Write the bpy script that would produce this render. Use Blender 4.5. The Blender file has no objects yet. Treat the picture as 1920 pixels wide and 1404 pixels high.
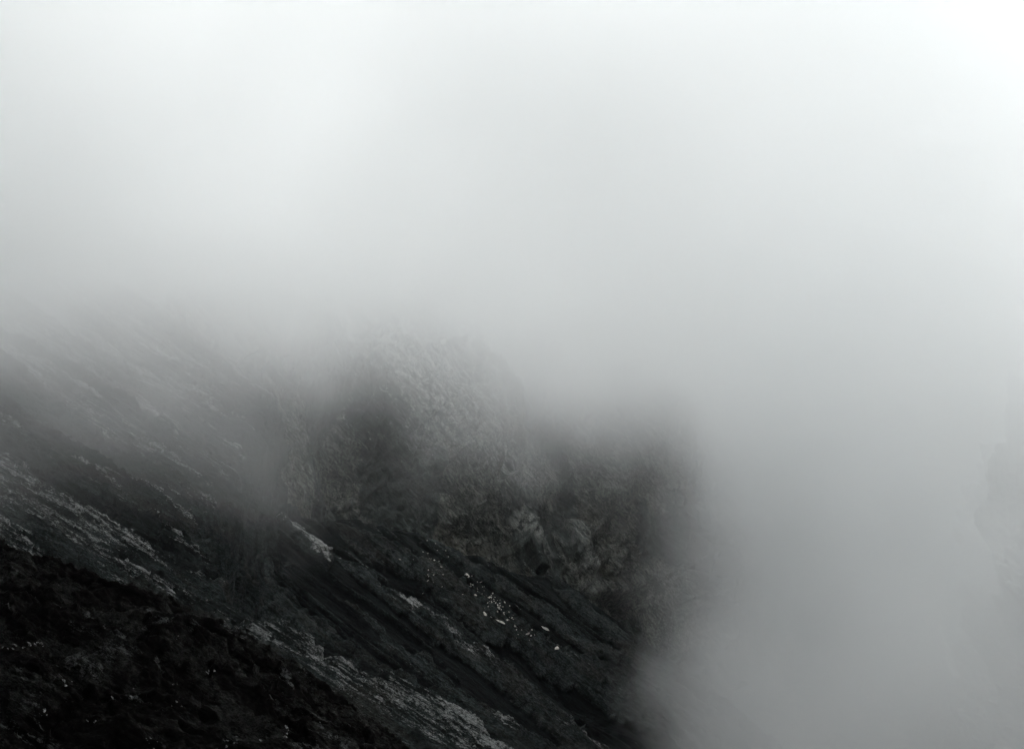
import bpy, bmesh, math, random
import numpy as np
from mathutils import Vector, Matrix

R = math.radians
sc = bpy.context.scene
Q = 0.8
col = sc.collection

# ------------------------------------------------------------------ camera
PITCH = -8.0
FPX = 50.0 / 36.0 * 1920.0
cam = bpy.data.cameras.new("camera")
cam.lens = 50.0; cam.sensor_width = 36.0
cam.clip_start = 0.5; cam.clip_end = 20000.0
cam_o = bpy.data.objects.new("camera", cam)
cam_o.location = (0, 0, 0)
cam_o.rotation_euler = (R(90 + PITCH), 0, 0)
col.objects.link(cam_o)
sc.camera = cam_o

# ------------------------------------------------------------------ sky and sun
SUN_EL, SUN_ROT = 58.0, 30.0
w = bpy.data.worlds.new("World"); sc.world = w; w.use_nodes = True
nt = w.node_tree; nt.nodes.clear()
out = nt.nodes.new("ShaderNodeOutputWorld")
bg = nt.nodes.new("ShaderNodeBackground")
sky = nt.nodes.new("ShaderNodeTexSky"); sky.sky_type = 'NISHITA'
sky.sun_disc = False; sky.sun_elevation = R(SUN_EL); sky.sun_rotation = R(SUN_ROT)
sky.dust_density = 1.0; sky.air_density = 1.0; sky.ozone_density = 1.0
hs = nt.nodes.new("ShaderNodeHueSaturation"); hs.inputs["Saturation"].default_value = 0.06
nt.links.new(sky.outputs[0], hs.inputs["Color"])
wm = nt.nodes.new("ShaderNodeMix"); wm.data_type = 'RGBA'; wm.blend_type = 'MULTIPLY'; wm.inputs[0].default_value = 1.0
wm.inputs[7].default_value = (1.19, 1.03, 0.92, 1)
nt.links.new(hs.outputs[0], wm.inputs[6]); nt.links.new(wm.outputs[2], bg.inputs[0]); bg.inputs[1].default_value = 0.15
nt.links.new(bg.outputs[0], out.inputs[0])

sun = bpy.data.lights.new("sun", 'SUN'); sun.energy = 1.0; sun.angle = R(40); sun.color = (1.0, 0.985, 0.96)
sun_o = bpy.data.objects.new("sun", sun)
sd = Vector((math.sin(R(SUN_ROT)) * math.cos(R(SUN_EL)), math.cos(R(SUN_ROT)) * math.cos(R(SUN_EL)), math.sin(R(SUN_EL))))
sun_o.rotation_euler = sd.to_track_quat('Z', 'Y').to_euler()
col.objects.link(sun_o)

sc.view_settings.view_transform = 'Standard'; sc.view_settings.look = 'None'
sc.view_settings.gamma = 1.0; sc.view_settings.use_curve_mapping = False
sc.view_settings.exposure = 2.96
sc.render.engine = 'CYCLES'
cy = sc.cycles
cy.volume_bounces = 10; cy.max_bounces = 12; cy.diffuse_bounces = 2
cy.volume_step_rate = 4.0; cy.volume_max_steps = 256
cy.use_denoising = True
cy.use_adaptive_sampling = True; cy.adaptive_threshold = 0.02
cy.use_guiding = False

# ------------------------------------------------------------------ view helpers
cp, sp = math.cos(R(PITCH)), math.sin(R(PITCH))
AX_F = np.array([0, cp, sp]); AX_U = np.array([0, -sp, cp]); AX_R = np.array([1.0, 0, 0])
def ray(px, py):
    return AX_R * ((px - 960.0) / FPX) + AX_F + AX_U * ((702.0 - py) / FPX)
def at(px, py, d):
    return ray(px, py) * d

# ------------------------------------------------------------------ noise (numpy)
def _hash(ix, iy, seed):
    h = (ix.astype(np.int64) * 374761393 + iy.astype(np.int64) * 668265263 + seed * 982451653) & 0xFFFFFFFF
    h = ((h ^ (h >> 13)) * 1274126177) & 0xFFFFFFFF
    return (h ^ (h >> 16)) & 0xFFFF
def perlin(x, y, seed=0):
    ix = np.floor(x); iy = np.floor(y); fx = x - ix; fy = y - iy
    u = fx * fx * fx * (fx * (fx * 6 - 15) + 10); v = fy * fy * fy * (fy * (fy * 6 - 15) + 10)
    def g(dx, dy):
        a = _hash(ix + dx, iy + dy, seed) * (2 * math.pi / 65536.0)
        return np.cos(a) * (fx - dx) + np.sin(a) * (fy - dy)
    a = g(0, 0); b = g(1, 0); c = g(0, 1); d = g(1, 1)
    return (a + (b - a) * u + (c - a) * v + (a - b - c + d) * u * v) * 1.5
def fbm(x, y, oct=5, seed=0, gain=0.5, lac=2.03):
    s = 0; amp = 1.0
    for k in range(oct):
        s = s + amp * perlin(x, y, seed + 17 * k); amp *= gain; x = x * lac + 3.1; y = y * lac - 1.7
    return s
def ridged(x, y, oct=5, seed=0, gain=0.55, lac=2.1):
    s = 0; amp = 1.0; tot = 0; wgt = 1.0
    for k in range(oct):
        n = (1 - np.abs(perlin(x, y, seed + 31 * k))) ** 2
        s = s + amp * n * wgt; tot += amp; wgt = np.clip(n * 1.6, 0, 1)
        amp *= gain; x = x * lac + 5.3; y = y * lac + 2.9
    return s / tot
def facet(x, y, seed=0):
    """Broken-rock relief: every cell is a plate of its own height and tilt."""
    ix = np.floor(x); iy = np.floor(y); best = np.full(x.shape, 1e9); val = np.zeros(x.shape)
    for dx in (-1, 0, 1):
        for dy in (-1, 0, 1):
            jx = ix + dx; jy = iy + dy
            h1 = _hash(jx, jy, seed) / 65536.0; h2 = _hash(jx, jy, seed + 7) / 65536.0
            h3 = _hash(jx, jy, seed + 13) / 65536.0; h4 = _hash(jx, jy, seed + 19) / 65536.0
            ex = x - jx - h1; ey = y - jy - h2; d = ex * ex + ey * ey
            m = d < best; best = np.where(m, d, best)
            val = np.where(m, (h3 - 0.5) + 1.1 * (h4 - 0.5) * ex + 1.1 * (h1 + h2 - 1.0) * ey, val)
    return val
def sstep(a, b, x):
    t = np.clip((x - a) / (b - a), 0, 1); return t * t * (3 - 2 * t)

# ------------------------------------------------------------------ sheets of slope
class Sheet:
    """A tilted sheet: local x runs down the fall line, y across, z out of the slope."""
    def __init__(s, px, py, dist, slope, azim):
        s.o = at(px, py, dist)
        al, az = R(slope), R(azim)
        s.a = np.array([math.cos(az) * math.cos(al), math.sin(az) * math.cos(al), -math.sin(al)])
        s.n = np.array([math.cos(az) * math.sin(al), math.sin(az) * math.sin(al), math.cos(al)])
        s.b = np.cross(s.n, s.a)
    def uv(s, px, py):
        r = ray(px, py); t = s.o.dot(s.n) / r.dot(s.n); p = r * t - s.o
        return p.dot(s.a), p.dot(s.b), t
    def line(s, pts):
        out = []
        for (x, y, wd) in pts:
            a, b, t = s.uv(x, y)
            a2, b2, _ = s.uv(x, y - wd)
            out.append((a, b, max(0.15, abs(b2 - b) * 0.66)))
        return out
    def matrix(s):
        m = Matrix.Identity(4)
        for i in range(3):
            m[i][0] = s.a[i]; m[i][1] = s.b[i]; m[i][2] = s.n[i]; m[i][3] = s.o[i]
        return m
    def build(s, name, A, B, Z, mat, attrs):
        ny, nx = A.shape
        co = np.stack([A, B, Z], -1).reshape(-1, 3).astype(np.float32)
        me = bpy.data.meshes.new(name)
        idx = np.arange(nx * ny).reshape(ny, nx)
        q = np.stack([idx[:-1, :-1], idx[:-1, 1:], idx[1:, 1:], idx[1:, :-1]], -1).reshape(-1, 4).astype(np.int32)
        me.vertices.add(len(co)); me.vertices.foreach_set("co", co.ravel())
        me.loops.add(q.size); me.loops.foreach_set("vertex_index", q.ravel())
        me.polygons.add(len(q)); me.polygons.foreach_set("loop_start", np.arange(0, q.size, 4, dtype=np.int32))
        me.polygons.foreach_set("loop_total", np.full(len(q), 4, dtype=np.int32))
        me.polygons.foreach_set("use_smooth", np.ones(len(q), dtype=bool))
        me.update(calc_edges=True)
        for k, v in attrs.items():
            at_ = me.attributes.new(k, 'FLOAT', 'POINT'); at_.data.foreach_set("value", v.reshape(-1).astype(np.float32))
        me.materials.append(mat)
        o = bpy.data.objects.new(name, me); o.matrix_world = s.matrix(); col.objects.link(o)
        o["kind"] = "structure"
        s.A, s.B, s.Z = A, B, Z
        return o
    def surf(s, px, py):
        """World point of the displaced surface seen at a picture point."""
        r = ray(px, py)
        t0 = s.o.dot(s.n) / r.dot(s.n)
        ts = np.linspace(t0 * 0.8, t0 * 1.2, 300)
        for t in ts:
            p = r * t - s.o
            a, b, n = p.dot(s.a), p.dot(s.b), p.dot(s.n)
            j = int(round((a - s.A[0, 0]) / (s.A[0, 1] - s.A[0, 0]))); i = int(round((b - s.B[0, 0]) / (s.B[1, 0] - s.B[0, 0])))
            if 0 <= i < s.A.shape[0] and 0 <= j < s.A.shape[1] and n <= s.Z[i, j]:
                return r * t
        return None

def polydist(A, B, pts):
    """Distance (signed: + on the far side), nearest width and place along a polyline whose points are (a, b, w)."""
    best = np.full(A.shape, 1e9); sgn = np.zeros(A.shape); wid = np.zeros(A.shape); prm = np.zeros(A.shape)
    L = [0]
    for i in range(len(pts) - 1):
        L.append(L[-1] + math.hypot(pts[i + 1][0] - pts[i][0], pts[i + 1][1] - pts[i][1]))
    for i in range(len(pts) - 1):
        x0, y0, w0 = pts[i]; x1, y1, w1 = pts[i + 1]
        dx, dy = x1 - x0, y1 - y0; l2 = dx * dx + dy * dy + 1e-9
        t = np.clip(((A - x0) * dx + (B - y0) * dy) / l2, 0, 1)
        ex = A - (x0 + dx * t); ey = B - (y0 + dy * t)
        d = np.sqrt(ex * ex + ey * ey); m = d < best
        best = np.where(m, d, best)
        sgn = np.where(m, np.sign(dx * ey - dy * ex), sgn)
        wid = np.where(m, w0 + (w1 - w0) * t, wid)
        prm = np.where(m, (L[i] + (L[i + 1] - L[i]) * t) / L[-1], prm)
    return best, sgn, wid, prm

def slabs(A, B, ribs, Z, rock, pale, sh, seed=0, hmul=1.0):
    """Raised tongues of rock lying on the slope, ragged at their near edge, pale along the crest."""
    wa = fbm(A * 0.10, B * 0.35, 5, seed + 5)
    wb = fbm(A * 0.5, B * 1.1, 4, seed + 9)
    wf = facet(A * 0.25 + 0.3 * wb, B * 0.8, seed + 11)
    for k, (pts, h, pl) in enumerate(ribs):
        P = sh.line(pts)
        d, sg, wd, t = polydist(A, B, P)
        taper = 0.25 + 0.75 * sstep(0, 0.12, t)
        dd = d + wd * (0.50 * wa + 0.30 * wb + 0.35 * wf)
        near = sg < 0
        inside_far = 1 - sstep(0.75, 1.3, dd / wd)
        inside_near = 1 - sstep(0.85, 1.08, dd / wd)
        ins = np.where(near, inside_near, inside_far)
        sd_ = np.where(near, -d, d) / wd
        crest = 0.72 + 0.28 * np.clip(sd_, -1, 1) + 0.25 * wf
        hh = h * hmul * taper * ins * crest
        Z = np.maximum(Z, Z * 0.5 + hh) if False else Z + hh * np.clip(1 - rock * 0.5, 0, 1)
        rock = np.maximum(rock, ins)
        pale = np.maximum(pale, pl * ins * np.exp(-((sd_ - 0.25 + 0.3 * wb) / 0.8) ** 2) * (0.75 + 0.8 * wa))
    return Z, rock, pale

def grid(sh, a0, a1, b0, b1, na, nb):
    a = np.linspace(a0, a1, int(na * Q)); b = np.linspace(b0, b1, int(nb * Q))
    A, B = np.meshgrid(a, b); return A, B

# ------------------------------------------------------------------ rock material
def rock_mat(name, sand, rock, rock2, pale, stretch, scale, pale_amt, brown=(0.034, 0.028, 0.024), brown_amt=0.3, pw=0.21, rot=0.0, wash=None, bump=0.6, speck=0.5, fine=1.0, grain=0.35):
    m = bpy.data.materials.new(name); m.use_nodes = True
    t = m.node_tree; t.nodes.clear(); N = t.nodes; L = t.links
    o = N.new("ShaderNodeOutputMaterial"); p = N.new("ShaderNodeBsdfPrincipled")
    L.new(p.outputs[0], o.inputs[0])
    p.inputs["Roughness"].default_value = 0.85; p.inputs["Specular IOR Level"].default_value = 0.05
    tc0 = N.new("ShaderNodeTexCoord"); tc = N.new("ShaderNodeMapping"); tc.inputs["Rotation"].default_value = (0, 0, R(-rot)); L.new(tc0.outputs["Object"], tc.inputs[0])
    def noise(sx, sy, sz, det=6, rough=0.6, dist=0.0, scl=1.0):
        mp = N.new("ShaderNodeMapping"); mp.inputs["Scale"].default_value = (sx, sy, sz)
        L.new(tc.outputs[0], mp.inputs[0])
        n = N.new("ShaderNodeTexNoise"); n.inputs["Scale"].default_value = scl; n.inputs["Detail"].default_value = det
        n.inputs["Roughness"].default_value = rough; n.inputs["Distortion"].default_value = dist
        L.new(mp.outputs[0], n.inputs[0]); return n.outputs[0]
    def ramp(x, a, b):
        r = N.new("ShaderNodeMapRange"); r.interpolation_type = 'SMOOTHSTEP'
        r.inputs[1].default_value = a; r.inputs[2].default_value = b; L.new(x, r.inputs[0]); return r.outputs[0]
    def math_(op, a, b):
        n = N.new("ShaderNodeMath"); n.operation = op
        for i, v in enumerate((a, b)):
            if isinstance(v, (int, float)): n.inputs[i].default_value = v
            else: L.new(v, n.inputs[i])
        return n.outputs[0]
    def mix(f, a, b):
        n = N.new("ShaderNodeMix"); n.data_type = 'RGBA'
        if isinstance(f, (int, float)): n.inputs[0].default_value = f
        else: L.new(f, n.inputs[0])
        for i, v in ((6, a), (7, b)):
            if isinstance(v, tuple): n.inputs[i].default_value = (*v, 1)
            else: L.new(v, n.inputs[i])
        return n.outputs[2]
    def attr(nm):
        a = N.new("ShaderNodeAttribute"); a.attribute_name = nm; return a.outputs["Fac"]
    s = scale
    streak = noise(s * stretch, s, s, 8, 0.68, 0.4)
    fines = noise(s * 6 * max(stretch, 0.25), s * 6, s * 6, 6, 0.7)
    blotch = noise(s * 0.15 * (0.3 + stretch), s * 0.15, s * 0.15, 4, 0.6, 0.6)
    sand_c = sand
    sand = mix(ramp(streak, 0.42, 0.62), sand, tuple(v * 2.1 for v in sand))
    rk = mix(ramp(math_('ADD', math_('MULTIPLY', streak, 0.65), math_('MULTIPLY', fines, 0.35)), 0.42, 0.60), rock, rock2)
    rk = mix(math_('MULTIPLY', ramp(blotch, 0.48, 0.66), brown_amt), rk, brown)
    c = mix(ramp(math_('ADD', attr("rock"), math_('MULTIPLY', math_('SUBTRACT', fines, 0.5), 0.8)), 0.25, 0.7), sand, rk)
    if wash:
        mp = N.new("ShaderNodeMapping"); mp.inputs["Scale"].default_value = (0.10, 0.9, 0.5)
        L.new(tc.outputs[0], mp.inputs[0])
        wn = N.new("ShaderNodeTexNoise"); wn.inputs["Scale"].default_value = 0.9; wn.inputs["Detail"].default_value = 7; wn.inputs["Roughness"].default_value = 0.7
        L.new(mp.outputs[0], wn.inputs[0])
        c = mix(math_('MULTIPLY', ramp(attr("crest"), 0.1, 0.9), ramp(wn.outputs[0], 0.40, 0.62)), c, wash)
    # pale ash and mineral crust caught on crests, broken into streaks
    pk = math_('ADD', math_('MULTIPLY', attr("pale"), pw), math_('MULTIPLY', streak, 0.62))
    pk = math_('ADD', pk, math_('MULTIPLY', fines, 0.38))
    pm = math_('MULTIPLY', ramp(pk, 0.69, 0.80), pale_amt)
    c = mix(pm, c, pale)
    # grain
    g = noise(s * 14 * fine, s * 14 * fine, s * 14 * fine, 4, 0.75)
    c = mix(math_('MULTIPLY', ramp(g, 0.62, 0.76), math_('MULTIPLY', attr("rock"), grain * speck)), c, pale)
    gm = N.new("ShaderNodeMix"); gm.data_type = 'RGBA'; gm.blend_type = 'MULTIPLY'; gm.inputs[0].default_value = 1.0
    mv = N.new("ShaderNodeMapping"); mv.inputs["Scale"].default_value = (s * 1.6 * max(stretch, 0.2), s * 1.6, s * 1.6); L.new(tc.outputs[0], mv.inputs[0])
    wv = N.new("ShaderNodeVectorMath"); wv.operation = 'ADD'; L.new(mv.outputs[0], wv.inputs[0])
    wn2 = N.new("ShaderNodeTexNoise"); wn2.inputs["Scale"].default_value = 1.3; wn2.inputs["Detail"].default_value = 5; L.new(mv.outputs[0], wn2.inputs[0]); L.new(wn2.outputs["Color"], wv.inputs[1])
    vo = N.new("ShaderNodeTexVoronoi"); vo.feature = 'DISTANCE_TO_EDGE'; vo.inputs["Scale"].default_value = 1.0; L.new(wv.outputs[0], vo.inputs[0])
    crack = ramp(vo.outputs["Distance"], 0.0, 0.09)
    c = mix(math_('MULTIPLY', math_('MULTIPLY', math_('SUBTRACT', 1.0, crack), attr("rock")), 0.7), c, tuple(v * 0.6 for v in sand_c))
    L.new(c, gm.inputs[6])
    gv = N.new("ShaderNodeMapRange"); gv.inputs[1].default_value = 0.3; gv.inputs[2].default_value = 0.7
    gv.inputs[3].default_value = 0.3; gv.inputs[4].default_value = 1.75; L.new(fines, gv.inputs[0])
    L.new(gv.outputs[0], gm.inputs[7])
    L.new(gm.outputs[2], p.inputs["Base Color"])
    hgt = math_('ADD', math_('MULTIPLY', streak, 1.0), math_('MULTIPLY', fines, 0.35))
    hgt = math_('ADD', hgt, math_('MULTIPLY', g, 0.12)); hgt = math_('ADD', hgt, math_('MULTIPLY', crack, 0.12))
    b = N.new("ShaderNodeBump"); b.inputs["Strength"].default_value = bump; b.inputs["Distance"].default_value = 1.2 / s
    L.new(hgt, b.inputs["Height"]); L.new(b.outputs[0], p.inputs["Normal"])
    return m

SAND = (0.0036, 0.0047, 0.0050)
M_C = rock_mat("gully_rock", SAND, (0.0100, 0.0132, 0.0134), (0.0350, 0.0430, 0.0428), (0.2340, 0.2418, 0.2418), 0.14, 1.6, 0.9, pw=0.26, speck=1.2, fine=0.8)
M_B = rock_mat("streaked_rock", (0.0070, 0.0086, 0.0087), (0.0095, 0.0121, 0.0122), (0.0270, 0.0335, 0.0335), (0.1872, 0.1950, 0.1950), 0.075, 2.4, 0.9, pw=0.22)
M_A = rock_mat("near_soil", (0.0036, 0.0036, 0.0035), (0.0085, 0.0090, 0.0087), (0.0280, 0.0290, 0.0275), (0.0936, 0.1008, 0.1008), 0.13, 5.0, 0.7, pw=0.25, speck=0.8, bump=0.9, brown=(0.0101, 0.0079, 0.0065), brown_amt=0.4)
M_D = rock_mat("cliff_rock", (0.0240, 0.0285, 0.0275), (0.0480, 0.0540, 0.0500), (0.1420, 0.1470, 0.1350), (0.3825, 0.3825, 0.3655), 0.28, 0.55, 0.7, brown=(0.0560, 0.0500, 0.0390), brown_amt=0.5, wash=(0.2950, 0.3060, 0.2932), rot=27)

# ------------------------------------------------------------------ gullied slope in the middle
shC = Sheet(820, 1170, 205, 33, -20)
ribsC = [
    ([(505,972,4),(550,998,12),(580,1030,16),(608,1062,9)], 2.8, 1.3),
    ([(632,1043,3),(680,1089,9),(731,1129,14),(785,1169,20),(840,1206,20),(885,1241,19),(930,1272,22),(980,1318,22),(1060,1385,22),(1130,1440,25)], 2.6, 0.8),
    ([(610,982,5),(680,1034,12),(742,1074,18),(803,1107,18),(851,1148,28),(905,1182,28),(980,1228,26),(1060,1268,24),(1140,1325,34),(1230,1385,36),(1310,1440,36)], 3.0, 0.45),
    ([(800,1015,4),(850,1050,9),(905,1084,10),(966,1125,12),(1010,1155,12),(1050,1190,12),(1100,1228,12),(1143,1253,5)], 2.0, 0.15),
    ([(1037,1095,3),(1062,1122,8),(1095,1160,15),(1150,1210,20),(1210,1265,24),(1290,1340,30),(1370,1400,30)], 3.0, 0.1),
    ([(650,1125,3),(700,1170,6),(740,1210,9),(790,1242,10),(840,1280,10),(880,1312,10),(960,1360,10),(1050,1410,12)], 1.4, 0.35),
]
a0, b0, _ = shC.uv(400, 1404); aL, bL, _ = shC.uv(300, 950); aR, bR, _ = shC.uv(1500, 1404)
A, B = grid(shC, -110, 110, -75, 70, 1300, 1000)
Z = 1.6 * fbm(A * 0.012, B * 0.05, 4, 3) + 0.35 * fbm(A * 0.05, B * 0.25, 4, 8)
# valley under the near rim: the sheet sinks toward the camera
rock = np.zeros_like(A); pale = np.zeros_like(A)
Z, rock, pale = slabs(A, B, ribsC, Z, rock, pale, shC, 40)
Z += rock * (0.9 * (ridged(A * 0.05, B * 0.30, 6, 21) - 0.5) + 0.25 * fbm(A * 0.3, B * 1.3, 5, 33))
wa = A + 1.5 * fbm(A * 0.1, B * 0.2, 4, 71); wb = B + 1.0 * fbm(A * 0.08, B * 0.3, 4, 72)
Z += rock * (0.30 * facet(wa * 0.10, wb * 0.6, 73) + 0.16 * facet(wa * 0.35, wb * 1.8, 74) + 0.10 * facet(wa * 1.0, wb * 4, 75) + 0.05 * facet(wa * 3, wb * 9, 76))
rc = ridged(A * 0.016 + 0.6 * fbm(A * 0.03, B * 0.1, 3, 81), B * 0.24 + 0.25 * fbm(A * 0.05, B * 0.1, 4, 82), 4, 83)
cc = sstep(0.60, 0.86, rc + 0.06 * facet(wa * 0.5, wb * 1.6, 84))
Z += (1 - 0.7 * rock) * 1.0 * cc + 0.4 * rock * cc
pale = np.maximum(pale, 0.62 * cc * sstep(-0.2, 0.5, fbm(A * 0.04, B * 0.2, 4, 85)))
rock = np.maximum(rock, 0.42 * sstep(0.2, 0.7, cc))
# grey-brown wall at the head of the black basin
wx = shC.line([(400,960,1),(430,1050,1),(470,1130,1),(520,1190,1),(600,1230,1)])
d, sg, wd, t = polydist(A, B, wx)
wall = 1 - sstep(3.0, 7.0, d + 2.5 * fbm(A * 0.15, B * 0.2, 4, 77))
Z += wall * (1.6 + 0.8 * facet(wa * 0.2, wb * 0.3, 78) + 0.3 * fbm(A, B, 4, 79)); rock = np.maximum(rock, wall * 0.9)
Z += (1 - rock) * (0.07 * fbm(A * 0.5, B * 1.2, 5, 50) + 0.10 * facet(wa * 0.5, wb * 2.0, 51))
edgeC = [(200,850,1),(400,930,1),(500,955,1),(600,985,1),(700,1003,1),(800,1004,1),(860,1030,1),(930,1062,1),(1000,1085,1),(1045,1088,1),(1100,1130,1),(1160,1185,1),(1230,1240,1),(1330,1310,1),(1500,1440,1)]
d, sg, wd, t = polydist(A, B, shC.line(edgeC))
sdist = np.where(sg > 0, d, -d) + 1.2 * fbm(A * 0.12, B * 0.2, 4, 60)
Z -= 0.9 * np.clip(sdist, 0, None)
# hollow by the notch
ha, hb, _ = shC.uv(1072, 1312)
Z -= 3.0 * np.exp(-(((A - ha) / 7) ** 2 + ((B - hb) / 3.0) ** 2))
shC.build("gullied_slope", A, B, Z, M_C, {"rock": rock, "pale": pale})

# ------------------------------------------------------------------ streaked slope on the left
shB = Sheet(250, 1080, 125, 34, 5)
edgeB = [(-700,100,1),(-200,250,1),(0,360,1),(300,500,1),(440,620,1),(500,750,1),(455,840,1),(395,920,1),(360,985,1),(365,1050,1),(405,1120,1),(470,1180,1),(580,1222,1),(690,1275,1),(840,1340,1),(1000,1412,1),(1300,1560,1)]
ribsB = [
    ([(330,1165,4),(440,1184,6),(494,1206,9),(584,1272,12),(655,1309,12),(727,1349,12),(850,1410,14)], 1.3, 0.7),
    ([(500,1180,4),(584,1218,8),(673,1256,12),(745,1306,14),(853,1356,14),(980,1420,16)], 1.4, 0.5),
    ([(20,960,4),(80,1000,9),(150,1060,10),(230,1110,10),(330,1180,10)], 1.2, 1.0),
    ([(130,970,4),(210,1040,9),(280,1090,9),(330,1130,8)], 1.0, 0.9),
    ([(250,930,4),(300,970,9),(350,1010,9),(390,1040,8)], 1.0, 1.0),
    ([(-60,860,5),(40,930,10),(120,980,8)], 1.0, 0.8),
    ([(-20,780,5),(60,850,10),(170,930,10)], 1.0, 0.6),
    ([(140,880,5),(210,930,9),(270,985,8)], 1.0, 0.6),
]
A, B = grid(shB, -95, 60, -60, 150, 1300, 1700)
Z = 2.2 * fbm(A * 0.02, B * 0.06, 4, 103)
rock = sstep(-0.3, 0.25, fbm(A * 0.03, B * 0.12, 4, 140)) * 0.9
pale = 0.95 * sstep(-0.35, 0.35, fbm(A * 0.03, B * 0.14, 5, 150))
Z, rock, pale = slabs(A, B, ribsB, Z, rock, pale, shB, 140)
Z += 1.2 * (ridged(A * 0.045, B * 0.28, 6, 121) - 0.5) + 0.30 * fbm(A * 0.25, B * 1.5, 5, 133)
wa = A + 2.0 * fbm(A * 0.08, B * 0.2, 4, 171); wb = B + 0.8 * fbm(A * 0.08, B * 0.3, 4, 172)
Z += 0.9 * facet(wa * 0.05, wb * 0.35, 173) + 0.40 * facet(wa * 0.16, wb * 1.1, 174) + 0.16 * facet(wa * 0.5, wb * 3, 175)
rc = ridged(A * 0.02 + 0.5 * fbm(A * 0.03, B * 0.1, 3, 181), B * 0.34 + 0.2 * fbm(A * 0.05, B * 0.1, 4, 182), 4, 183)
cc = sstep(0.58, 0.85, rc + 0.08 * facet(wa * 0.4, wb * 1.6, 184))
Z += 0.8 * cc; pale = 0.92 * pale + 0.42 * cc * (0.6 + 0.8 * fbm(A * 0.05, B * 0.2, 4, 185))
P = shB.line(edgeB)
d, sg, wd, t = polydist(A, B, P)
sdist = np.where(sg > 0, d, -d) + 3.0 * fbm(A * 0.12, B * 0.12, 6, 160)
fall = np.clip(sdist, 0, None)
Z += 0.25 * facet(wa * 1.4, wb * 4, 176)
Z -= 0.55 * fall + 0.5 * np.clip(fall - 3, 0, None)
pale *= 1 - sstep(0, 3, sdist); rock = np.maximum(rock, sstep(0, 2, sdist))
shB.build("streaked_slope", A, B, Z, M_B, {"rock": rock, "pale": pale})

# ------------------------------------------------------------------ near ground at lower left
shA = Sheet(180, 1290, 48, 24, -20)
edgeA = [(-500,950,1),(0,1085,1),(110,1122,1),(200,1152,1),(300,1180,1),(345,1200,1),(385,1245,1),(420,1290,1),(500,1330,1),(620,1398,1),(800,1500,1)]
A, B = grid(shA, -26, 26, -22, 16, 1100, 800)
Z = 0.8 * fbm(A * 0.07, B * 0.12, 5, 203) + 0.28 * fbm(A * 0.5, B * 0.8, 6, 233) + 0.5 * (ridged(A * 0.18, B * 0.4, 5, 260) - 0.5)
Z += 0.30 * facet(A * 0.12 + 0.3 * fbm(A * .3, B * .5, 3, 6), B * 0.9, 272) + 0.35 * facet(A * 0.45 + 0.4 * fbm(A * .5, B * .5, 3, 5), B * 0.9, 273) + 0.16 * facet(A * 1.3 + .3 * fbm(A, B, 3, 8), B * 2.6, 274) + 0.07 * facet(A * 4, B * 7, 275)
P = shA.line(edgeA)
d, sg, wd, t = polydist(A, B, P)
sdist = np.where(sg > 0, d, -d) + 0.5 * fbm(A * 0.4, B * 0.5, 4, 270)
Z -= 0.5 * np.clip(sdist, 0, None)
rc = ridged(A * 0.06, B * 0.45 + 0.2 * fbm(A * 0.2, B * 0.3, 3, 281), 5, 283); Z += 0.25 * sstep(0.5, 0.85, rc)
rock = sstep(-0.2, 0.4, fbm(A * 0.3, B * 0.5, 5, 280)); pale = np.maximum(0.95 * sstep(0.2, 0.8, fbm(A * 0.35, B * 0.9, 5, 290)), 0.85 * sstep(0.62, 0.85, rc) * sstep(-0.1, 0.5, fbm(A * 0.15, B * 0.4, 4, 291)))
shA.build("near_ground", A, B, Z, M_A, {"rock": rock, "pale": pale})

# ------------------------------------------------------------------ cliff and peak behind
shD = Sheet(820, 900, 285, 52, -62)
A, B = grid(shD, -110, 75, -130, 130, 1100, 1300)
wA = A + 4 * fbm(A * 0.03, B * 0.03, 5, 301); wB = B + 4 * fbm(A * 0.03, B * 0.03, 5, 302)
Z = 9.0 * fbm(wA * 0.012, wB * 0.022, 4, 303) + 4.5 * (ridged(wA * 0.018, wB * 0.05, 6, 321) - 0.5)
Z += 36 * sstep(8, -60, B + 5 * fbm(A * 0.04, B * 0.04, 4, 399))
Z += 4.0 * facet(wA * 0.035, wB * 0.07, 381) + 3.4 * facet(wA * 0.09, wB * 0.15, 382) + 1.7 * facet(wA * 0.24, wB * 0.40, 383) + 0.4 * facet(wA * 0.9, wB * 1.3, 384)
Z += 1.6 * (ridged(wA * 0.10, wB * 0.16, 5, 330) - 0.5) + 0.45 * fbm((wA * 0.89 + wB * 0.45) * 0.12, (wB * 0.89 - wA * 0.45) * 0.8, 5, 340)
def bump_line(pts, h, w_, far=None):
    global Z
    d, sg, wd, t = polydist(wA, wB, shD.line(pts))
    Z = Z + h * np.exp(-(d / w_) ** 2) * sstep(0, 0.15, t)
bump_line([(930,930,1),(965,1010,1),(1010,1080,1),(1045,1130,1)], 6, 5)
bump_line([(1070,960,1),(1090,1040,1),(1110,1140,1)], 5, 5)
bump_line([(1150,960,1),(1165,1050,1)], 4, 4)
bump_line([(700,640,1),(760,760,1),(830,850,1),(880,930,1)], 9, 12)
bump_line([(480,640,1),(570,735,1),(650,760,1)], 6, 8)
bump_line([(370,880,1),(440,930,1),(480,1000,1)], 6, 8)
bump_line([(520,880,1),(640,900,1)], -9, 11)
bump_line([(620,790,1),(660,860,1)], -6, 7)
bump_line([(880,960,1),(930,990,1)], -5, 6)
bump_line([(1120,905,1),(1150,926,1),(1240,985,1),(1330,1050,1)], 5, 2.5)
bump_line([(1130,960,1),(1240,1040,1)], -6, 8)
bump_line([(1190,1080,1),(1230,1180,1)], -10, 8)
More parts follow.
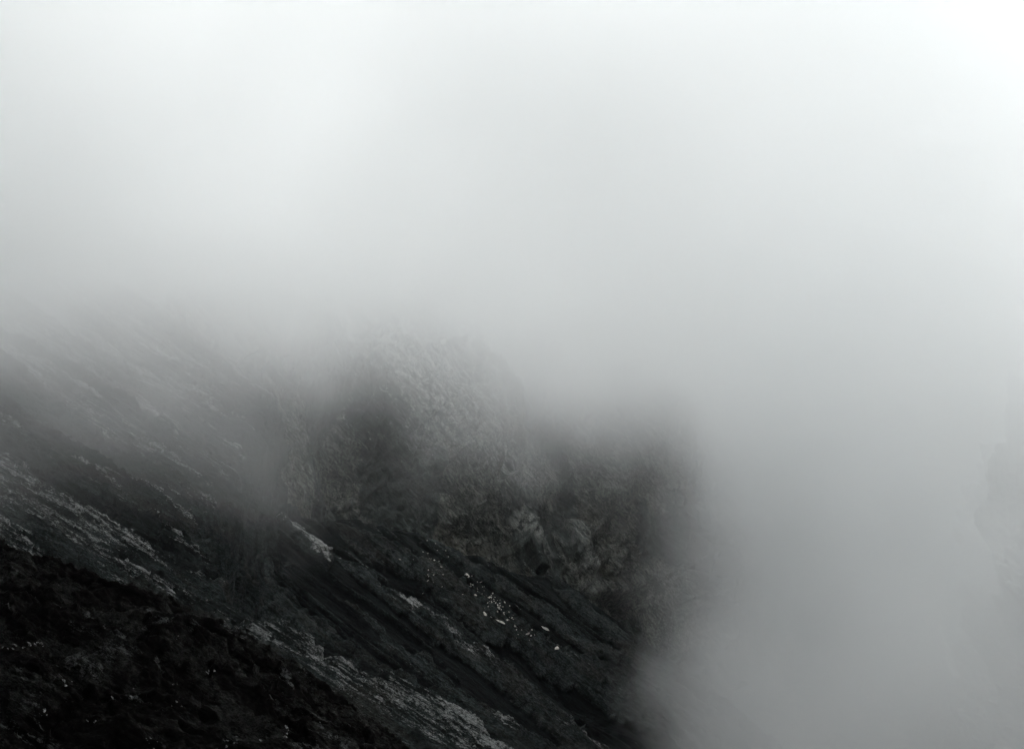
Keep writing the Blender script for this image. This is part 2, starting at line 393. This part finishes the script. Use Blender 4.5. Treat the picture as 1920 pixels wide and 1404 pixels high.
edgeD = [(-600,1000,1),(0,820,1),(250,700,1),(420,600,1),(560,515,1),(700,505,1),(850,520,1),(1000,550,1),(1150,600,1),(1300,680,1),(1450,800,1),(1600,1000,1),(1800,1300,1)]
d, sg, wd, t = polydist(A, B, shD.line(edgeD))
sgn = np.where(sg > 0, d, -d) + 2.5 * fbm(A * 0.06, B * 0.06, 5, 360)
Z -= 1.4 * np.clip(sgn, 0, None)
rock = sstep(-0.35, 0.2, fbm(wA * 0.03, wB * 0.06, 5, 370)); pale = 0.55 * sstep(-0.1, 0.6, fbm(wA * 0.03, wB * 0.07, 5, 380))
pa, pb, _ = shD.uv(740, 730)
pale = np.maximum(pale, 1.0 * np.exp(-(((A - pa) / 26) ** 2 + ((B - pb) / 14) ** 2)))
c1 = polydist(A, B, shD.line([(640,600,1),(740,700,1),(800,790,1)]))[0]; c2 = polydist(A, B, shD.line([(860,860,1),(930,910,1)]))[0]; c3 = polydist(A, B, shD.line([(960,1000,1),(1010,1060,1)]))[0]
c4 = polydist(A, B, shD.line([(1080,980,1),(1100,1040,1),(1110,1110,1)]))[0]
cn = fbm(A * 0.05, B * 0.08, 5, 391)
crest = np.clip(np.maximum.reduce([1.0 * np.exp(-(c1 / 12) ** 2), 0.75 * np.exp(-(c2 / 7) ** 2), 0.7 * np.exp(-(c3 / 3.5) ** 2), 0.6 * np.exp(-(c4 / 3.5) ** 2)]) + 0.35 * cn * 0.6, 0, 1)
shD.build("cliff", A, B, Z, M_D, {"rock": rock, "pale": pale, "crest": crest})

# ------------------------------------------------------------------ crater floor, far wall at the right
me = bpy.data.meshes.new("crater_floor"); S = 9000.0
me.from_pydata([(-S, -S, -170), (S, -S, -170), (S, S, -170), (-S, S, -170)], [], [(0, 1, 2, 3)])
me.materials.append(M_A); o = bpy.data.objects.new("crater_floor", me); col.objects.link(o); o["kind"] = "structure"
shE = Sheet(1940, 950, 170, 66, 238)
A, B = grid(shE, -45, 60, -45, 45, 700, 600)
Z = 3 * fbm(A * 0.04, B * 0.05, 4, 403) + 2.5 * (ridged(A * 0.05, B * 0.12, 6, 421) - 0.5) + 1.2 * facet(A * 0.12, B * 0.2, 422) + 0.5 * facet(A * 0.4, B * 0.7, 423)
d, sg, wd, t = polydist(A, B, shE.line([(2500,1900,1),(2150,1400,1),(2030,1180,1),(1945,1060,1),(1880,990,1),(1858,920,1),(1862,840,1),(1890,775,1),(1960,740,1),(2100,640,1),(2400,500,1)]))
ex_a, ex_b, _ = shE.uv(1500, 800); d0, s0, _, _ = polydist(np.array([[ex_a]]), np.array([[ex_b]]), shE.line([(2500,1900,1),(2150,1400,1),(2030,1180,1),(1945,1060,1),(1880,990,1),(1858,920,1),(1862,840,1),(1890,775,1),(1960,740,1),(2100,640,1),(2400,500,1)]))
Z -= 4.0 * np.clip(np.where(sg == s0[0, 0], d, -d) + 5.0 * fbm(A * 0.16, B * 0.16, 6, 430), 0, None)
shE.build("rock_spur", A, B, Z, M_D, {"rock": np.ones_like(A), "pale": np.zeros_like(A)})

# ------------------------------------------------------------------ loose pale boulders
rng = random.Random(7)
M_S = bpy.data.materials.new("pale_stone"); M_S.use_nodes = True
pn = M_S.node_tree.nodes["Principled BSDF"]; pn.inputs["Roughness"].default_value = 0.9
nn = M_S.node_tree.nodes.new("ShaderNodeTexNoise"); nn.inputs["Scale"].default_value = 2.5; nn.inputs["Detail"].default_value = 5
cr = M_S.node_tree.nodes.new("ShaderNodeValToRGB")
cr.color_ramp.elements[0].color = (0.16, 0.155, 0.14, 1); cr.color_ramp.elements[0].position = 0.3
cr.color_ramp.elements[1].color = (0.62, 0.60, 0.55, 1); cr.color_ramp.elements[1].position = 0.62
oi = M_S.node_tree.nodes.new("ShaderNodeNewGeometry")
M_S.node_tree.links.new(oi.outputs["Position"], nn.inputs[0])
M_S.node_tree.links.new(nn.outputs[0], cr.inputs[0]); M_S.node_tree.links.new(cr.outputs[0], pn.inputs["Base Color"])
def boulder_mesh(seed):
    r = random.Random(seed); bm = bmesh.new()
    bmesh.ops.create_icosphere(bm, subdivisions=3, radius=1.0)
    planes = [(Vector((r.gauss(0, 1), r.gauss(0, 1), r.gauss(0, 1))).normalized(), r.uniform(0.45, 0.8)) for _ in range(11)]
    for v in bm.verts:
        for n, dd in planes:
            k = v.co.dot(n)
            if k > dd: v.co -= n * (k - dd)
        v.co *= 1 + 0.05 * r.gauss(0, 1)
        v.co.z *= 0.75
    me = bpy.data.meshes.new("boulder"); bm.to_mesh(me); bm.free(); me.materials.append(M_S); return me
BM = [boulder_mesh(s) for s in range(7)]
M_T = M_S.copy(); M_T.name = "crusted_stone"
for n_ in M_T.node_tree.nodes:
    if n_.type == 'VALTORGB': n_.color_ramp.elements[0].color = (0.02, 0.02, 0.02, 1); n_.color_ramp.elements[1].color = (0.26, 0.27, 0.27, 1); n_.color_ramp.elements[0].position = 0.42; n_.color_ramp.elements[1].position = 0.6
    if n_.type == 'TEX_NOISE': n_.inputs["Scale"].default_value = 14
CM = []
for s_ in range(7):
    c_ = BM[s_].copy(); c_.name = "stone"; c_.materials.clear(); c_.materials.append(M_T); CM.append(c_)
nb = 0
def boulder(sh, px, py, spx, label, group, elong=1.0, name="boulder", cat="boulder"):
    global nb
    p = sh.surf(px, py)
    if p is None: return
    dist = float(np.dot(p, AX_F)); s = spx * dist / FPX
    o = bpy.data.objects.new(name, (BM if cat == 'boulder' else CM)[nb % 7]); nb += 1
    n = sh.n
    o.location = Vector(p) + Vector(n) * s * 0.1
    o.rotation_euler = (rng.uniform(-.5, .5), rng.uniform(0.2, .9), rng.uniform(0, 6.28) if elong < 1.3 else R(-20) + rng.uniform(-.3, .3))
    o.scale = (s * elong * rng.uniform(.9, 1.3), s * rng.uniform(.7, 1), s * rng.uniform(.55, .9))
    o["label"] = label; o["category"] = cat
    if group: o["group"] = group
    col.objects.link(o)
G1 = "pale boulders in the black scree gully"; L1 = "larger pale angular boulder lying in the black scree gully below the cliff"
big = [(912,1100,5,1.8),(877,1078,4,1.4),(909,1151,3.6,1.8),(921,1157,3.4,1.5),(937,1165,4,2.2),(803,1048,3.6,1.2),(823,1052,3.2,1),
       (935,1140,4.6,1),(892,1116,4,1),(750,1049,2.6,1),(784,1075,2.6,1.6),(803,1088,3,1),(829,1102,3.4,1),(868,1114,3,1),(900,1091,3.6,1),(995,1196,3,2),(978,1180,3.4,1),(990,1188,3.2,1)]
for x, y, s, e in big: boulder(shC, x, y, s, L1, G1, e)
boulder(shC, 1021, 1178, 5.5, "large pale boulder lying alone on dark scree below the boulder field", None, 1.5)
boulder(shC, 1044, 1215, 5, "lone pale pyramidal boulder lowest on the dark scree below the field", None, 1)
L3 = "small pale stone in the loose scatter at the top of the black scree gully"
L4 = "pale rock in the dense trail running down the black scree gully"
for k in range(70):
    x = rng.gauss(812, 14); y = rng.gauss(1062, 22) + (x - 812) * 0.3
    boulder(shC, x, y, rng.choice([1.0, 1.2, 1.5, 2.0]), L3, G1)
ln = [(862,1072),(905,1105),(930,1135),(960,1165),(998,1194)]
for k in range(150):
    u = rng.random() ** 0.9 * 3.999; i = int(u); f = u - i
    x = ln[i][0] * (1 - f) + ln[i + 1][0] * f; y = ln[i][1] * (1 - f) + ln[i + 1][1] * f
    x += rng.gauss(0, 7); y += rng.gauss(2, 8)
    boulder(shC, x, y, rng.choice([1.0, 1.3, 1.6, 2.0, 2.6]), L4, G1)

G2 = "pale crusty stones on the dark near ground"
for (cx_, cy_, n_, sx_, sy_, w_) in [
    (22, 1213, 7, 16, 4, 'in the small cluster at the left edge of the near ground'),
    (66, 1206, 10, 9, 5, 'in the bright clump on the black soil near the left edge'),
    (335, 1199, 2, 3, 2, 'perched on the rim where the near ground meets the streaked slope'),
    (284, 1390, 9, 8, 6, 'in the clump at the bottom edge left of the largest clump'),
    (430, 1392, 14, 14, 7, 'in the largest clump at the bottom edge of the near ground'),
    (255, 1297, 3, 6, 4, 'in a sparse trio on bare black soil above the bottom edge'),
    (325, 1282, 3, 6, 3, 'beside the brown hummock above the bottom clumps'),
    (170, 1349, 4, 8, 3, 'on the low hump in the middle of the near ground'),
    (205, 1187, 4, 10, 5, 'just below the upper rim of the near ground'),
    (240, 1305, 3, 14, 8, 'scattered between the hump and the bottom clumps'),
    (130, 1280, 3, 8, 4, 'on the black hollow in the middle left'),
    (330, 1322, 3, 8, 4, 'below the rim on the right side of the near ground'),
    (70, 1325, 5, 12, 14, 'in the loose scatter at the lower left corner'),
    (385, 1350, 3, 16, 10, 'on the slope right above the largest bottom clump'),
    (560, 1375, 8, 30, 10, 'strung along the lower right tip of the near ground'),
    (395, 1258, 3, 5, 5, 'under the right rim of the near ground'),
]:
    for k in range(n_):
        boulder(shA, cx_ + rng.gauss(0, sx_), cy_ + rng.gauss(0, sy_), rng.choice([1.4, 1.8, 2.4, 3.0, 3.8]), 'pale crusted stone ' + w_, G2, rng.choice([1.0, 1.6]), "stone", "stone")
# ------------------------------------------------------------------ fog
class F:
    tree = None
    def __init__(s, sock): s.s = sock
    @staticmethod
    def op(kind, *a):
        n = F.tree.nodes.new("ShaderNodeMath"); n.operation = kind
        for i, v in enumerate(a):
            if isinstance(v, F): F.tree.links.new(v.s, n.inputs[i])
            else: n.inputs[i].default_value = float(v)
        return F(n.outputs[0])
    def __add__(s, o): return F.op('ADD', s, o)
    def __radd__(s, o): return F.op('ADD', s, o)
    def __sub__(s, o): return F.op('SUBTRACT', s, o)
    def __rsub__(s, o): return F.op('SUBTRACT', o, s)
    def __mul__(s, o): return F.op('MULTIPLY', s, o)
    def __rmul__(s, o): return F.op('MULTIPLY', s, o)
    def __truediv__(s, o): return F.op('DIVIDE', s, o)
    def sq(s): return F.op('MULTIPLY', s, s)
def fstep(a, b, x):
    n = F.tree.nodes.new("ShaderNodeMapRange"); n.interpolation_type = 'SMOOTHSTEP'
    F.tree.links.new(x.s, n.inputs[0]); n.inputs[1].default_value = a; n.inputs[2].default_value = b
    return F(n.outputs[0])
def fmax(a, b): return F.op('MAXIMUM', a, b)

def vol_mat(name, color, density, aniso):
    m = bpy.data.materials.new(name); m.use_nodes = True; t = m.node_tree; t.nodes.clear()
    o = t.nodes.new("ShaderNodeOutputMaterial"); p = t.nodes.new("ShaderNodeVolumePrincipled")
    p.inputs["Color"].default_value = (*color, 1); p.inputs["Density"].default_value = density
    p.inputs["Anisotropy"].default_value = aniso
    m.cycles.volume_interpolation = 'LINEAR'
    t.links.new(p.outputs[0], o.inputs["Volume"]); return m
M_FOG = vol_mat("fog", (0.958, 0.981, 0.993), 1.0, 0.0)

def fog_object(name, lo, hi, res, field, mat):
    ng = bpy.data.node_groups.new(name, 'GeometryNodeTree')
    ng.interface.new_socket("Geometry", in_out='INPUT', socket_type='NodeSocketGeometry')
    ng.interface.new_socket("Geometry", in_out='OUTPUT', socket_type='NodeSocketGeometry')
    go = ng.nodes.new("NodeGroupOutput")
    vc = ng.nodes.new("GeometryNodeVolumeCube")
    vc.inputs["Min"].default_value = lo; vc.inputs["Max"].default_value = hi
    for i, a in enumerate("XYZ"): vc.inputs["Resolution " + a].default_value = max(2, int((hi[i] - lo[i]) / res))
    F.tree = ng
    pos = ng.nodes.new("GeometryNodeInputPosition")
    sx = ng.nodes.new("ShaderNodeSeparateXYZ"); ng.links.new(pos.outputs[0], sx.inputs[0])
    def nz(scale, det=3, off=(0, 0, 0), rough=0.5, st=(1, 1, 1)):
        mp = ng.nodes.new("ShaderNodeVectorMath"); mp.operation = 'MULTIPLY_ADD'
        ng.links.new(pos.outputs[0], mp.inputs[0]); mp.inputs[1].default_value = st; mp.inputs[2].default_value = off
        n = ng.nodes.new("ShaderNodeTexNoise"); n.inputs["Scale"].default_value = scale; n.inputs["Detail"].default_value = det
        n.inputs["Roughness"].default_value = rough
        ng.links.new(mp.outputs[0], n.inputs["Vector"]); return F(n.outputs[0]) - 0.5
    d = field(F(sx.outputs[0]), F(sx.outputs[1]), F(sx.outputs[2]), nz)
    ng.links.new(d.s, vc.inputs["Density"])
    sm = ng.nodes.new("GeometryNodeSetMaterial"); sm.inputs["Material"].default_value = mat
    ng.links.new(vc.outputs[0], sm.inputs[0]); ng.links.new(sm.outputs[0], go.inputs[0])
    bm = bmesh.new(); bmesh.ops.create_cube(bm, size=1.0)
    for v in bm.verts:
        for i in range(3): v.co[i] = lo[i] if v.co[i] < 0 else hi[i]
    me = bpy.data.meshes.new(name); bm.to_mesh(me); bm.free(); me.materials.append(mat)
    o = bpy.data.objects.new(name, me); col.objects.link(o)
    md = o.modifiers.new("fog", 'NODES'); md.node_group = ng
    o["kind"] = "stuff"
    return o

def field(x, y, z, nz):
    n1 = nz(0.012, 3); n2 = nz(0.035, 4, (40, 0, 0), 0.6); n3 = nz(0.1, 3, (0, 70, 0), 0.6)
    base = z + 0.165 * y + 2.5 + 0.35 * fmax(x, 0.0) + 0.62 * fmax(-14.0 - x, 0.0) * (1 - fstep(160, 205, y))                      # height above the sloping underside of the cloud
    h = base + n1 * 60 + n2 * 66 + n3 * 34
    d1 = fstep(0, 42, h) * fstep(50, 115, y + n1 * 40) * 0.045 * (1 - 0.75 * fstep(5, 50, z)) * (1 - 0.7 * fstep(0, 60, x) * fstep(-15, 30, z))
    # steam column rising from the crater on the right
    cx = x - 50.5; cyy = y - 165
    r = F.op('SQRT', cx.sq() + cyy.sq() * 0.35) + n1 * 30 + n2 * 38 + n3 * 16
    d2 = (1 - fstep(19, 30, r)) * (0.013 + 0.05 * fstep(-80, -10, z))
    # the crater beyond the cliff stays full of fog
    d3 = fstep(-5, 14, x - 35 + n1 * 40 + n2 * 36 + n3 * 14) * fstep(200, 260, y + n2 * 30) * (0.003 + 0.029 * fstep(-115, -50, z))
    # air well behind the cliff
    d4 = fstep(330, 400, y) * 0.02
    # drifting wisps in front of the left slope
    def puff(px, py, d, rx, ry, rz, k):
        c = at(px, py, d)
        q = F.op('SQRT', ((x - c[0]) / rx).sq() + ((y - c[1]) / ry).sq() + ((z - c[2] + 0.5 * (x - c[0])) / rz).sq()) + n2 * 3.0
        return (1 - fstep(0.2, 1.25, q)) * k
    d7 = puff(300, 790, 138, 14, 12, 6, 0.006)
    d2 = d2 * (1 - puff(1880, 880, 148, 6, 36, 8, 0.93))
    d7 = fmax(d7, puff(1400, 1280, 203, 16, 14, 30, 0.04))
    d1 = d1 * (1 - puff(735, 770, 235, 34, 75, 24, 0.8)) + d7
    d5 = fstep(12, 38, z + n1 * 30) * (0.078 - 0.072 * fstep(60, 170, y)) * (1 - 0.6 * fstep(-20, 60, x))  # overhead cloud deck, added mostly out of view to dim the near slopes
    d6 = (1 - fstep(-70, -20, y)) * 0.035  # unseen fog bank behind the camera, added to cut skylight on the foreground
    return fmax(fmax(fmax(d1, d2), fmax(d3, d4)), fmax(d5, d6)) + 0.00003
fog_object("fog", (-320, -160, -165), (420, 480, 125), 3.8, field, M_FOG)
